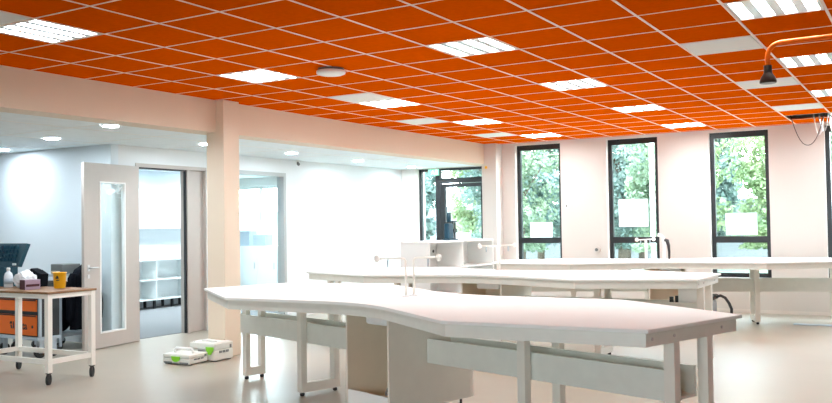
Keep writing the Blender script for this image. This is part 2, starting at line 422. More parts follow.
def build_bench():
    root = thing('lab_bench', '', 'lab bench', group='white lab benches')
    bm = NB(); prism(bm, OUT, ZT-.022, ZT, bev=.005); ob('worktop', bm, M['top'], root)
    bm = NB(); ring(bm, inset(OUT, .028), inset(OUT, .05), ZT-.10, ZT-.0222); ap = ob('apron', bm, M['apron'], root)
    for s in (-1, 1):
        for v in (-.43, -.21, .31):
            bm = NB(); u = s*(Lb-.028)
            tube(bm, [(u, v, ZT-.06), (u+s*.004, v, ZT-.06)], .0095, 12); ob('bolt', bm, M['steel'], ap)
    zt = ZT-.0224
    def frame(u, v0, v1, rail=.05):
        t = .034; bm = NB(); w = .058
        box(bm, u-t, u+t, -v1, -v0, .035, zt); box(bm, u-t, u+t, v0, v1, .035, zt)
        box(bm, u-t, u+t, -v0, v0, .035, .115); box(bm, u-t, u+t, -v0, v0, zt-.05, zt)
        f = ob('leg_frame', bm, M['legm'], root)
        m = (v0+v1)/2
        for s in (-1, 1):
            bm = NB(); lathe(bm, [(.012, .0355), (.012, .028), (.021, .022), (.021, .006), (.015, 0)][::-1], (u, s*m, 0), 12)
            ob('foot', bm, M['rubber'], f)
            if u < 0:
                bm = NB(); box(bm, u+t+.0003, u+t+.03, s*m-.02, s*m+.02, zt-.118, zt-.10); ob('bracket', bm, M['black'], f)
        return f
    frame(-2.415, .062, .112)
    frame(-1.30, .150, .208)
    frame(1.31, .150, .208)
    frame(2.42, .150, .208)
    def trough(u0, u1, b0, b1):
        bm = NB(); z0, z1 = .465, .645
        box(bm, u0, u1, -.134, -.114, z0, z1); box(bm, u0, u1, .114, .134, z0, z1)
        box(bm, b0, b1, -.114, .114, z0, z0+.018)
        return ob('cable_trough', bm, M['apron'], root)
    trough(-2.45, -.225, -2.38, -.225)
    trough(.31, 2.385, .31, 2.385)
    # sink cabinet
    def arcs(off, r):
        P = [(-.22+off, -.50), (-.22+off, .46-off)]
        c = (.30-off-r, .46-off-r)
        for i in range(9):
            t = pi/2 - i/8*pi/2; P.append((c[0]+r*cos(t), c[1]+r*sin(t)))
        P.append((.30-off, -.50)); return P
    o_ = arcs(0, .16); i_ = arcs(.02, .14)
    bm = NB(); z0, z1 = .14, ZT-.0225
    prism(bm, o_ + i_[::-1], z0, z1)
    keys = {(round(x, 4), round(y, 4)) for x, y in i_}
    for f in bm.faces:
        if all((round(v.co.x, 4), round(v.co.y, 4)) in keys for v in f.verts): f.material_index = 1
    cabn = ob('cabinet', bm, [M['cabm'], M['inner']], root)
    for f in cabn.data.polygons: f.use_smooth = False
    bm = NB(); box(bm, -.199, .279, .10, .115, .16, z1-.001); box(bm, -.199, .279, -.48, .10, z0+.001, .16); ob('back_panel', bm, M['inner'], cabn)
    bm = NB(); box(bm, -.199, .279, -.499, -.482, .02, .25); ob('kick_plate', bm, M['top'], cabn)
    bm = NB(); box(bm, -.05, .24, -.44, .02, .755, z1-.002, bev=.02); ob('sink_basin', bm, M['white'], cabn)
    bm = NB(); tube(bm, [(.225, -.30, .7699), (.225, -.30, .66), (.225, -.26, .62), (.225, -.20, .62), (.225, -.17, .66), (.225, -.10, .67), (.225, .095, .67)], .017); ob('siphon', bm, M['black'], cabn)
    bm = NB(); pts = [(.222+.024*cos(t/12*2*pi), -.44+.02*sin(t/12*2*pi), .285+.027*sin(t/12*2*pi)) for t in range(13)]
    tube(bm, pts, .008, 8); ob('drain_ring', bm, M['boxgrey'], cabn)
    for u, v in ((-.16, -.40), (.22, -.40), (-.16, .36), (.19, .33)):
        bm = NB(); lathe(bm, [(.03, 0), (.03, .012), (.011, .02), (.011, .12), (.03, .128), (.03, .139)], (u, v, 0), 12); ob('foot', bm, M['black'], cabn)
    # swivel taps
    dr = radians(50)
    def tap(u, v, s, ln):
        dx, dy = s*cos(dr), s*sin(dr)
        bm = NB(); h = .31
        tube(bm, [(u, v, ZT+.009), (u, v, ZT+h-.02), (u+dx*.012, v+dy*.012, ZT+h-.004), (u+dx*.035, v+dy*.035, ZT+h), (u+dx*ln, v+dy*ln, ZT+h)], .009, 10)
        t = ob('tap', bm, M['cream'], root)
        bm = NB(); lathe(bm, [(.036, .0003), (.036, .005), (.02, .009)], (u, v, ZT), 16); ob('tap_base', bm, M['steel'], t)
        bm = NB(); e = (u+dx*(ln-.075), v+dy*(ln-.075))
        tube(bm, [(e[0], e[1], ZT+h-.011), (e[0], e[1], ZT+h-.075)], [.009, .006], 8); ob('spout', bm, M['bluegrey'], t)
        bm = NB(); a = Vector((u+dx*ln, v+dy*ln, ZT+h)); d = Vector((dx, dy, 0))
        tube(bm, [a-d*.008, a, a+d*.012, a+d*.03, a+d*.036], [.014, .026, .03, .026, .015], 12); ob('knob', bm, M['cream'], t)
    tap(-.20, .105, -1, .22); tap(-.215, .205, 1, .195)
    return root

BENCH = [((-3.546, 5.80), -17.3, 'large white faceted lab bench nearest the camera, pair of taps at its waist'),
         ((-4.50, 9.30), 0.0, 'white faceted lab bench in the middle, just beyond the nearest bench'),
         ((-3.50, 12.87), 19.5, 'farthest white faceted lab bench, standing along the tall windows')]
b0 = build_bench()
for i, (c, a, lab) in enumerate(BENCH):
    o = b0 if i == 0 else copy_tree(b0)
    o.location = (c[0], c[1], 0); o.rotation_euler = (0, 0, radians(a)); o['label'] = lab
    if i == 1:      # its taps stand nearer the far edge
        for ch in o.children:
            if ch.name.startswith('tap'): ch.location = (.03, .27, 0)

# ------------------------------------------------------------------ open shelf unit behind the middle bench
def shelf_unit(name, label, cat, loc, rz, W, Dp, H, cols, rows, m, legs=0.0, group=None):
    root = thing(name, label, cat, loc, rz, group)
    t = .02
    bm = NB(); box(bm, 0, W, 0, Dp, H-t*1.4, H, bev=.003); ob('top_board', bm, m, root)
    for x in (0, W-t): bx('side_panel', (x, x+t, 0, Dp, legs, H-t*1.4-.0003), m, root)
    bx('back_panel', (t, W-t, Dp-.012, Dp-.002, legs, H-t*1.4-.0003), m, root)
    for c in range(1, cols):
        x = W*c/cols; bx('divider', (x-t/2, x+t/2, .004, Dp-.0125, legs+t, H-t*1.4-.0003), m, root)
    hgt = (H-t*1.4-legs)/rows
    for c in range(cols):
        x0 = t if c == 0 else W*c/cols+t/2; x1 = W-t if c == cols-1 else W*(c+1)/cols-t/2
        for r_ in range(rows):
            z = legs+r_*hgt; bx('shelf_board', (x0+.0003, x1-.0003, .004, Dp-.0125, z, z+t), m, root)
    if legs > 0:
        n = cols*2
        for i in range(n+1):
            x = .05+(W-.1)*i/n
            bm = NB(); box(bm, x-.02, x+.02, .06, .10, 0, legs-.0003); box(bm, x-.02, x+.02, Dp-.1, Dp-.06, 0, legs-.0003); ob('foot', bm, M['black'], root)
    return root
# front faces +x : width along y
su = shelf_unit('shelf_unit', 'low white open shelf unit with a teal machine on top, behind the middle bench', 'shelf unit', (-6.40, 10.96, 0), radians(90), 2.16, .5, 1.255, 2, 3, M['white'])
for x in (.96, 1.75):
    bm = NB(); tube(bm, [(x, .4873, 1.08), (x, .482, 1.08)], .025, 14); ob('cable_hole', bm, M['black'], su)
# small bench machine on top of the shelf
t = thing('bench_drill', 'small teal bench machine with twin upright handles on the shelf unit', 'machine', (-6.62, 12.02, 1.2553), 0)
bm = NB(); box(bm, -.06, .06, -.14, .17, 0, .02, bev=.004); ob('base_plate', bm, M['tealm'], t)
bm = NB(); box(bm, -.045, .045, -.135, .02, .0203, .27, bev=.02); ob('body', bm, M['tealm'], t)
bm = NB(); box(bm, -.035, .035, -.12, .01, .2705, .285, bev=.003); ob('lid', bm, M['black'], t)
for y in (-.055, .0):
    bm = NB(); tube(bm, [(0, y-.02, .2855), (0, y-.02, .44)], [.022, .019], 12); ob('handle', bm, M['tealm'], t)
bm = NB()
for y in (.075, .145): tube(bm, [(0, y, .0203), (0, y, .29)], .016, 10)
box(bm, -.03, .03, .05, .17, .29, .31); box(bm, -.035, .035, .06, .16, .13, .18)
ob('column_frame', bm, M['black'], t)

# ------------------------------------------------------------------ things on / near the far bench
def on_bench(i, u, v):
    c, a, _ = BENCH[i]; a = radians(a)
    return c[0]+u*cos(a)-v*sin(a), c[1]+u*sin(a)+v*cos(a)
t = thing('hand_spray', 'white hand spray with a dark curved grip standing on the farthest bench', 'hand spray', (-3.50, 13.05, ZT+.0003), 0)
bm = NB(); lathe(bm, [(.06, 0), (.06, .012), (.022, .02), (.02, .25), (.03, .27), (.035, .31), (.02, .33)]); ob('stand', bm, M['white'], t)
bm = NB(); tube(bm, [(0, 0, .33), (-.03, 0, .36), (-.09, -.02, .38)], [.018, .02, .028], 12); ob('nozzle', bm, M['cream'], t)
bm = NB(); tube(bm, [(.02, -.02, .30), (.055, -.03, .29), (.075, -.035, .22), (.085, -.04, .12), (.085, -.04, .015)], [.026, .03, .025, .02, .016], 10); ob('grip', bm, M['black'], t)

# vacuum under the far bench
t = thing('vacuum_cleaner', 'pale vacuum cleaner with black lid and hose, on the floor by the farthest bench', 'vacuum cleaner', (-2.74, 12.40, 0), 0)
bm = NB(); box(bm, -.20, .10, -.16, .16, .05, .40, bev=.04); ob('body', bm, M['bluegrey'], t)
bm = NB(); box(bm, -.22, .12, -.17, .17, .4003, .47, bev=.02); ob('lid', bm, M['black'], t)
for x in (-.14, .05):
    for y in (-.15, .15):
        bm = NB(); tube(bm, [(x, y-.015, .035), (x, y+.015, .035)], .035, 14); ob('wheel', bm, M['rubber'], t)
bm = NB(); tube(bm, [(.12, 0, .44), (.18, 0, .46), (.24, 0, .43), (.29, -.01, .36), (.325, -.02, .28), (.325, -.04, .16), (.29, -.07, .07), (.22, -.12, .0225), (.1, -.2, .0225)], .02, 10); ob('hose', bm, M['black'], t)

# sockets sitting in the trough of the middle bench
for u, lab in ((2.06, 'small black plug standing in the cable trough of the middle bench, left one'), (2.12, 'small black socket block in the cable trough of the middle bench, right one')):
    x, y = on_bench(1, u, .05)
    bm = NB(); box(bm, x-.02, x+.02, y-.02, y+.02, .4835, .69 if u < 2.1 else .70, bev=.004)
    tag(ob('socket_block', bm, M['black']), lab, 'socket', 'socket blocks in the trough')
x, y = on_bench(1, 2.26, .0)
bm = NB(); box(bm, x-.10, x+.10, y-.07, y+.07, .4835, .79, bev=.008)
tag(ob('white_box', bm, M['white']), 'upright white box standing in the cable trough of the middle bench', 'box')

# wall and ceiling bits
bm = NB(); box(bm, -5.72, -5.64, BACKY-.012, BACKY-.0003, 1.77, 1.85, bev=.003)
o = ob('wall_switch', bm, M['white']); tag(o, 'small white switch on the wall right of the first tall window', 'switch')
bm = NB(); box(bm, -5.692, -5.668, BACKY-.018, BACKY-.0121, 1.79, 1.83); ob('rocker', bm, M['boxgrey'], o)
bm = NB(); box(bm, -4.62, -4.50, 13.04, 13.06, 0, .01); bm.free()
t = thing('wall_tap', 'small round tap knob on the wall left of the second tall window', 'tap', (-5.12, BACKY-.0003, 1.02), 0)
bm = NB(); tube(bm, [(0, 0, 0), (0, -.02, 0)], .06, 16); ob('mount_plate', bm, M['wall'], t)
bm = NB(); tube(bm, [(0, -.0203, 0), (0, -.06, 0)], [.02, .03], 12); ob('knob', bm, M['boxgrey'], t)
bm = NB(); box(bm, -7.17, -7.13, 14.39, 14.4197, 2.54, 2.59, bev=.004)
tag(ob('wall_sensor', bm, M['yellow']), 'small yellow box high on the corner column', 'sensor')
t = thing('camera', 'small dark security camera under the low white ceiling', 'camera', (-9.15, 11.32, LOW), 0)
bm = NB(); lathe(bm, [(.025, -.03), (.03, -.0005)], seg=12); ob('mount', bm, M['white'], t)
bm = NB(); tube(bm, [(0, 0, -.0302), (0, 0, -.06), (.04, -.03, -.075)], [.015, .02, .025], 10); ob('lens_body', bm, M['boxgrey'], t)
t = thing('ceiling_sensor', 'round white sensor dome on the orange ceiling', 'sensor', (-4.88, 6.55, CH), 0)
bm = NB(); lathe(bm, [(.12, -.022), (.125, -.012), (.125, -.0005)], seg=32); ob('base', bm, M['boxgrey'], t)  # dark grey ring, shade above the dome put into its colour
bm = NB(); lathe(bm, [(.06, -.062), (.115, -.058), (.138, -.048), (.14, -.034), (.136, -.0222)], seg=32); ob('dome', bm, M['white'], t)
# exit sign
t = thing('exit_sign', 'green exit sign with a white running figure above the glazed door', 'sign', (-8.37, 14.55, 2.47), 0); t.scale = (.78, .78, .78)
bm = NB(); box(bm, -.15, .15, -.015, .015, 0, .158); ob('sign_panel', bm, M['exitg'], t)
bm = NB()
def poly(bm, pts, y=-.0165):
    quad(bm, [(x, y, z) for x, z in pts])
ball(bm, (-.015, -.0165, .122), .013, sub=2, sc=(1, .12, 1))
poly(bm, [(-.035, .105), (.005, .108), (.0, .065), (-.03, .062)])
poly(bm, [(-.03, .064), (-.012, .062), (-.055, .02), (-.075, .028)])
poly(bm, [(-.018, .064), (0, .062), (.035, .045), (.025, .03)]); poly(bm, [(.025, .03), (.035, .045), (.045, .015), (.032, .012)])
poly(bm, [(-.035, .105), (-.028, .092), (-.07, .08), (-.072, .09)]); poly(bm, [(0, .106), (.003, .092), (.04, .075), (.045, .085)])
poly(bm, [(.06, .02), (.12, .02), (.12, .14), (.06, .14)])
ob('running_figure', bm, M['exitw'], t)
bm = NB()
for x in (-.1, .1): tube(bm, [(x, 0, .1581), (x, 0, (LOW-2.47-.0005)/.78)], .004, 6)
ob('hanger', bm, M['steel'], t)

# papers on the windows
for x0, x1, z0, z1, lab in ((-6.46, -6.02, 1.24, 1.52, 'white sheet of paper stuck to the leftmost tall window'),
                            (-4.76, -4.24, 1.42, 1.90, 'white sheet of paper stuck to the second tall window'),
                            (-2.95, -2.46, 1.26, 1.62, 'white sheet of paper stuck to the third tall window')):
    bm = NB(); box(bm, x0, x1, BACKY+.1275, BACKY+.1297, z0, z1)
    tag(ob('paper_sheet', bm, M['paper']), lab, 'paper', 'paper sheets on the windows')
bm = NB(); box(bm, -8.12, -7.72, BACKY+.1075, BACKY+.1097, .95, 1.34)
tag(ob('paper_sheet', bm, M['paper']), 'white sheet of paper stuck to the glazed door', 'paper', 'paper sheets on the windows')

# thin blue grey strip on the floor at the right
bm = NB(); box(bm, -1.75, -.6, 13.25, 13.40, .0003, .012, bev=.003)
tag(ob('floor_strip', bm, M['bluegrey']), 'thin blue grey strip lying on the floor at the far right', 'cable channel')

# ------------------------------------------------------------------ ceiling lights and panels
def build_light():
    root = thing('ceiling_light', '', 'ceiling light', group='square louvre lights in the orange ceiling')
    w = .2855; bm = NB()
    for d in ((-w, w, -w, -w+.02), (-w, w, w-.02, w), (-w, -w+.02, -w+.02, w-.02), (w-.02, w, -w+.02, w-.02)):
        box(bm, d[0], d[1], d[2], d[3], -.003, .06)
    box(bm, -w, w, -w, w, .06, .07); ob('housing', bm, M['white'], root)
    iw = w-.0205; st = 2*iw/7.0
    bmd, bml = NB(), NB(); x = -iw
    wid = [1.0*st, .95*st]*3+[1.0*st]; sc = 2*iw/sum(wid)
    for i, d in enumerate(wid):
        d *= sc
        if i % 2 == 0: quad(bmd, [(x, -iw, .012), (x, iw, .012), (x+d, iw, .012), (x+d, -iw, .012)])
        else: box(bml, x+.002, x+d-.002, -iw, iw, -.001, .03)
        x += d
    ob('diffuser', bmd, M['tube'], root, recalc=False); ob('louvre', bml, M['louvre'], root)
    return root
L0 = None
ordn = {0: 'first', 4: 'second', 8: 'third', 12: 'fourth', 16: 'last'}
rown = {1: 'in the row along the beam', 5: 'in the middle row', 9: 'in the right hand row', 13: 'in the row beyond the frame'}
for a, b in LIT:
    if L0 is None: L0 = build_light(); o = L0
    else: o = copy_tree(L0)
    o.location = (TX+(a+.5)*T, TY+(b+.5)*T, CH+.004)
    o['label'] = 'square louvre ceiling light, %s from the camera %s' % (ordn[b], rown[a])
GL = {(1, -1): 'touching the nearest lit light at the far left', (1, 7): 'touching the third light of the beam row', (0, 11): 'close to the beam, before the fourth light',
      (0, 15): 'close to the beam, nearest the back wall', (8, 6): 'near the orange pipe, nearest the camera', (8, 10): 'behind the dark nozzle of the orange pipe', (8, 14): 'next to the ceiling hole with cables'}
for a, b in GREY:
    bm = NB(); w = .2855; x, y = TX+(a+.5)*T, TY+(b+.5)*T
    box(bm, x-w, x+w, y-w, y+w, CH-.001, CH+.018, bev=.004)
    tag(ob('ceiling_panel', bm, M['blank']), 'plain pale grey ceiling panel '+GL[(a, b)], 'ceiling panel', 'grey ceiling panels')

# cables hanging from the open tile
hx, hy = TX+8.5*T, TY+16.5*T
def sag(p, q, d, n=14):
    p, q = Vector(p), Vector(q); out = [p+Vector((0, 0, .3))]
    for i in range(n+1):
        t = i/n; r = p.lerp(q, t); r.z -= d*(1-abs(2*t-1)**2.2); out.append(r)
    return out+[q+Vector((0, 0, .3))]
for p, q, d, r_, m, lab in (((hx-.25, hy-.13, CH+.119), (hx+.24, hy-.13, CH+.119), .55, .0055, 'black', 'long black cable looping widest down from the open ceiling tile'),
                         ((hx+.06, hy-.03, CH+.119), (hx+.21, hy-.03, CH+.119), .40, .007, 'white', 'short pale cable looping from the right half of the open ceiling tile'),
                         ((hx+.12, hy+.06, CH+.119), (hx+.26, hy+.06, CH+.119), .34, .010, 'steel', 'thick grey cable looping shortest from the open ceiling tile')):
    bm = NB(); tube(bm, sag(p, q, d), r_, 8); tag(ob('hanging_cable', bm, M[m]), lab, 'cable', 'cables hanging from the ceiling')
t = thing('cable_end', 'white plug end hanging on a cable by the rightmost window', 'plug', (hx+.37, hy+.15, CH+.418), 0)
bm = NB(); tube(bm, [(-.1, 0, 0), (-.1, 0, -.55), (-.07, 0, -.66), (0, 0, -.72)], .012, 8); ob('cord', bm, M['white'], t)
bm = NB(); tube(bm, [(0, 0, -.7202), (.10, 0, -.79)], [.02, .03], 10); ob('plug_body', bm, M['white'], t)

# orange extraction pipe
px, py, pz = -.945, 6.27, 2.71
t = thing('extraction_arm', 'orange bent pipe with a dark bell nozzle hanging below the ceiling', 'extraction arm', (px, py, 0), 0)
bm = NB()
pts = [(0, 0, pz-.16), (0, 0, pz-.09)] + [(.09-.09*cos(a), 0, pz-.09+.09*sin(a)) for a in [radians(15*i) for i in range(1, 7)]] + [(.5, 0, pz+.003), (1.5, 0, pz+.01)]
pts += [(1.59, 0, pz+.05), (1.62, 0, pz+.12), (1.62, 0, CH-.02)]
tube(bm, pts, .0165, 12); ob('pipe', bm, M['pipe'], t)
bm = NB(); lathe(bm, [(.06, CH-.022), (.06, CH-.0005)], (1.62, 0, 0), 16); ob('ceiling_flange', bm, M['pipe'], t)
bm = NB(); lathe(bm, [(.050, pz-.272), (.056, pz-.268), (.056, pz-.258), (.047, pz-.23), (.030, pz-.205), (.028, pz-.2), (.026, pz-.155), (.028, pz-.15)], seg=24); ob('nozzle', bm, M['bell'], t)

# downlights
D = build = None
for i, (x, y, lab) in enumerate(((-7.62, 6.23, 'round recessed downlight nearest the beam, left of the column'), (-9.21, 6.65, 'round recessed downlight in front of the open door'),
                 (-10.94, 7.13, 'round recessed downlight washing the far left wall'), (-8.30, 8.33, 'round recessed downlight hidden behind the column'), (-8.35, 10.18, 'round recessed downlight just right of the column'),
                 (-8.48, 12.13, 'round recessed downlight in the middle of the white ceiling strip'), (-8.6, 14.1, 'round recessed downlight nearest the glazed door'),
                 (-11.6, 4.8, 'round recessed downlight beyond the left edge'), (-9.6, 4.2, 'round recessed downlight over the left floor'))):
    if D is None:
        D = thing('downlight', lab, 'downlight', group='round downlights in the white ceiling')
        bm = NB(); n = 24; ro, ri = .105, .085
        ring(bm, [(ro*cos(2*pi*k/n), ro*sin(2*pi*k/n)) for k in range(n)], [(ri*cos(2*pi*k/n), ri*sin(2*pi*k/n)) for k in range(n)], -.008, -.0005)
        ob('trim_ring', bm, M['white'], D)
        bm = NB(); f = bm.faces.new([bm.verts.new((ri*cos(-2*pi*k/n), ri*sin(-2*pi*k/n), -.003)) for k in range(n)]); ob('lamp', bm, M['spot'], D, recalc=False)
        o = D
    else: o = copy_tree(D)
    o.location = (x, y, LOW); o['label'] = lab
for x, y, lab in ((-11.3, 8.9, 'added square louvre light in the side room ceiling near its door'), (-11.3, 11.3, 'added square louvre light in the middle of the side room ceiling'), (-11.3, 13.4, 'added square louvre light in the side room ceiling near its window'), (-12.2, 10.1, 'added square louvre light above the shelves of the side room, nearer the door'), (-12.2, 12.4, 'added square louvre light above the shelves of the side room, nearer the window')):
    o = copy_tree(L0); o.location = (x, y, LOW-.0703); o['label'] = lab; o['group'] = 'added square louvre lights in the side room'  # unseen fittings added to brighten the side room
# unseen downlights added to light the side room (same fitting, off frame)
for x, y, lab in ((-11.2, 9.2, 'added round downlight in the side room near its door'), (-11.2, 12.2, 'added round downlight in the side room near its window'), (-12.4, 10.7, 'added round downlight above the white shelves in the side room')):
    o = copy_tree(D); o.location = (x, y, LOW); o['label'] = lab

# ------------------------------------------------------------------ side room furniture
su2 = shelf_unit('shelf_unit', 'white cube shelving on black feet in the side room', 'shelf unit', (-12.55, 9.51, .006), radians(90), 3.6, .42, .93, 4, 2, M['cab'], legs=.16)
t = thing('wall_cabinet', 'white wall cabinet with two doors in the side room', 'wall cabinet', (-12.60, 10.13, 1.51), radians(90))
bm = NB(); box(bm, 0, 2.6, .02, .3995, 0, .76); ob('body', bm, M['cab'], t)
for i in range(4):
    bm = NB(); box(bm, .65*i+.003, .65*(i+1)-.003, 0, .0197, 0.002, .758, bev=.002); d = ob('door', bm, M['cab'], t)
    bm = NB(); hx_ = .65*i+(.57 if i % 2 == 0 else .08); box(bm, hx_-.06, hx_+.06, -.02, -.0003, .03, .042); ob('handle', bm, M['steel'], d)
t = thing('low_cabinet', 'white low cabinet under the side room window', 'cabinet', (-14.19, 14.1, .006), 0)
bm = NB(); box(bm, 0, 2.2, .02, .58, .0, 1.10); ob('body', bm, M['cab'], t)
for i in range(4):
    bm = NB(); box(bm, .55*i+.003, .55*(i+1)-.003, 0, .0197, .05, 1.095, bev=.002); d = ob('door', bm, M['cab'], t)
    bm = NB(); box(bm, .55*i+.46, .55*i+.475, -.02, -.0003, .6, .75); ob('handle', bm, M['steel'], d)
for x, w, h, lab in ((-13.10, .40, .33, 'larger pale grey box on the low cabinet seen through the glazed doorway'), (-12.62, .36, .25, 'smaller pale grey box on the low cabinet seen through the glazed doorway')):
    bm = NB(); box(bm, x-w/2, x+w/2, 14.25, 14.5, 1.1064, 1.1064+h, bev=.01)
    tag(ob('storage_box', bm, M['bluegrey']), lab, 'box', 'grey boxes in the side room')

# ------------------------------------------------------------------ work cart
cx0, cx1, cy0, cy1, CZ = -8.59, -7.39, 5.275, 5.845, .905
cart = thing('work_cart', 'cream steel work cart with a brown wooden top on castors', 'cart', ((cx0+cx1)/2, (cy0+cy1)/2-.02, 0), radians(2.4))
hx, hy = (cx1-cx0)/2, (cy1-cy0)/2
bm = NB(); box(bm, -hx-.01, hx+.01, -hy-.01, hy+.01, CZ-.022, CZ, bev=.003); ob('worktop', bm, M['wood'], cart)
l = .052; zl = CZ-.0223
for sx in (-1, 1):
    for sy in (-1, 1):
        X0 = sx*hx if sx < 0 else hx-l; Y0 = sy*hy if sy < 0 else hy-l
        bm = NB(); box(bm, X0, X0+l, Y0, Y0+l, .118, zl, bev=.003); ob('leg', bm, M['cream'], cart)
        c = Vector((X0+l/2, Y0+l/2, 0)); ax = Vector((.83, .55, 0)); fw = Vector((-.55, .83, 0))
        bm = NB(); q = c+Vector((0, 0, .054)); tube(bm, [q-ax*.013, q+ax*.013], .054, 20)
        w_ = ob('castor', bm, M['rubber'], cart)
        bm = NB()
        for sg in (-1, 1):
            k0 = c+ax*(sg*.0165)
            tube(bm, [k0+Vector((0, 0, .05)), k0+Vector((0, 0, .112))], .003, 6)
        box(bm, c.x-.02, c.x+.02, c.y-.02, c.y+.02, .1095, .1178); ob('fork', bm, M['black'], w_)
for z0, z1 in ((zl-.045, zl), (.20, .248)):
    for sy in (-1, 1):
        y = sy*(hy-l/2); bx('rail', (-hx+l, hx-l, y-.018, y+.018, z0, z1), M['cream'], cart)
    for sx in (-1, 1):
        x = sx*(hx-l/2); bx('rail', (x-.018, x+.018, -hy+l, hy-l, z0, z1), M['cream'], cart)
Z = CZ+.0004
# teal tool case
t = thing('tool_case', 'open teal tool case on the left of the work cart', 'tool case', (-8.790, 5.670, Z), radians(0))
bm = NB(); w = .27
box(bm, -w, w-.06, -.06, .10, 0, .012)
for d in ((-w, w-.06, -.06, -.048), (-w, w-.06, .088, .10), (-w, -w+.012, -.048, .088), (w-.072, w-.06, -.048, .088)): box(bm, d[0], d[1], d[2], d[3], .012, .21)
ob('case_body', bm, M['teal'], t)
bm = NB(); box(bm, -.06, .06, -.063, -.0603, .03, .09); ob('sticker', bm, M['lilac'], t)
bm = NB(); n = .25
vs0 = [(-w, .10, .212), (w-.055, .10, .212), (w+.0, .17, .212+n), (-w, .17, .212+n)]
off = Vector((0, .045, -.01))
A = [bm.verts.new(p) for p in vs0]; B = [bm.verts.new(Vector(p)+off) for p in vs0]
bm.faces.new(A); bm.faces.new(B[::-1])
for i in range(4): bm.faces.new((A[i], A[(i+1) % 4], B[(i+1) % 4], B[i]))
lid = ob('lid', bm, M['teal'], t)
for i in range(6):
    for j in range(4):
        x = -.20+i*.062; zf = .06+j*.045
        bm = NB(); y = .10+.07*zf/n-.010
        box(bm, x, x+.045, y-.006, y+.004, .212+zf, .212+zf+.030); ob('pocket', bm, M['tealm'], lid)
bm = NB(); box(bm, w-.14, w-.08, .085, .097, .222, .245, bev=.003); ob('latch', bm, M['white'], lid)
# spray bottle
t = thing('spray_bottle', 'clear plastic bottle in front of the teal tool case', 'bottle', (-8.460, 5.580, Z), 0)
bm = NB(); lathe(bm, [(.042, 0), (.045, .006), (.045, .12), (.036, .15), (.016, .17), (.015, .18)]); ob('bottle_body', bm, M['clear'], t)
bm = NB(); lathe(bm, [(.019, .1803), (.019, .205), (.012, .21)]); ob('cap', bm, M['white'], t)
bm = NB(); lathe(bm, [(.0457, .035), (.0457, .095)]); ob('bottle_label', bm, M['bluegrey'], t)
# crumpled white bag
bm = NB(); random.seed(3)
ball(bm, (0, 0, .075), .12, sub=4, sc=(1.15, .75, .66))
from mathutils import noise
for v in bm.verts:
    nz = noise.noise(Vector((v.co.x*22, v.co.y*22, v.co.z*22)))*.028 + noise.noise(v.co*55)*.012
    v.co += (v.co-Vector((0, 0, .06))).normalized()*nz
    if v.co.z > .09 and abs(v.co.x-.0) < .06: v.co.z += .035*(1-abs(v.co.x)/.06)
    v.co.z = max(v.co.z, 0)
for f in bm.faces: f.smooth = False
o = ob('plastic_bag', bm, M['bag']); o.location = (-8.19, 5.60, Z); tag(o, 'crumpled white plastic bag in the middle of the work cart', 'bag')
# dark pouch behind
bm = NB()
prism(bm, [(-.15, 0), (.13, 0), (.15, .05), (.04, .09), (-.03, .11), (-.13, .05)], -.05, .05, bev=.012)
for v in bm.verts: v.co = Vector((v.co.x, v.co.z, v.co.y))
o = ob('tool_pouch', bm, M['cloth'], None); o.location = (-8.30, 5.80, Z); tag(o, 'black tool pouch behind the white plastic bag', 'pouch')
for v in o.data.vertices:
    if v.co.z > .01: v.co.z += .085
# lilac carton
t = thing('small_carton', 'small maroon and lilac carton at the front of the work cart', 'carton', (-7.930, 5.470, Z), radians(-8))
bm = NB(); box(bm, -.055, .055, -.08, .08, 0, .10, bev=.002); ob('carton_body', bm, M['lilac'], t)
bm = NB(); box(bm, -.0545, .0545, -.0816, -.0803, .001, .099); ob('front_print', bm, M['maroon'], t)
bm = NB(); box(bm, .0553, .0566, -.07, .07, .03, .055); ob('side_band', bm, M['maroon'], t)
# yellow tub
t = thing('yellow_tub', 'yellow plastic tub with a dark mark on the right of the work cart', 'tub', (-7.770, 5.700, Z), 0)
bm = NB(); lathe(bm, [(.053, 0), (.056, .004), (.066, .155), (.070, .157), (.070, .165), (.064, .165), (.052, .01)]); ob('tub_body', bm, M['yellow'], t)
bm = NB()
for (a0, a1, z0, z1) in ((-75, -45, .10, .115), (-70, -40, .08, .09), (-66, -50, .115, .13)):
    n = 6
    for i in range(n):
        p = []
        for aa, zz in ((a0+(a1-a0)*i/n, z0), (a0+(a1-a0)*(i+1)/n, z0), (a0+(a1-a0)*(i+1)/n, z1), (a0+(a1-a0)*i/n, z1)):
            r_ = .0575+.0665*.0+(zz-.004)*.0662+.0; p.append((r_*cos(radians(aa)), r_*sin(radians(aa)), zz))
        quad(bm, p)
ob('mark', bm, M['black'], t)

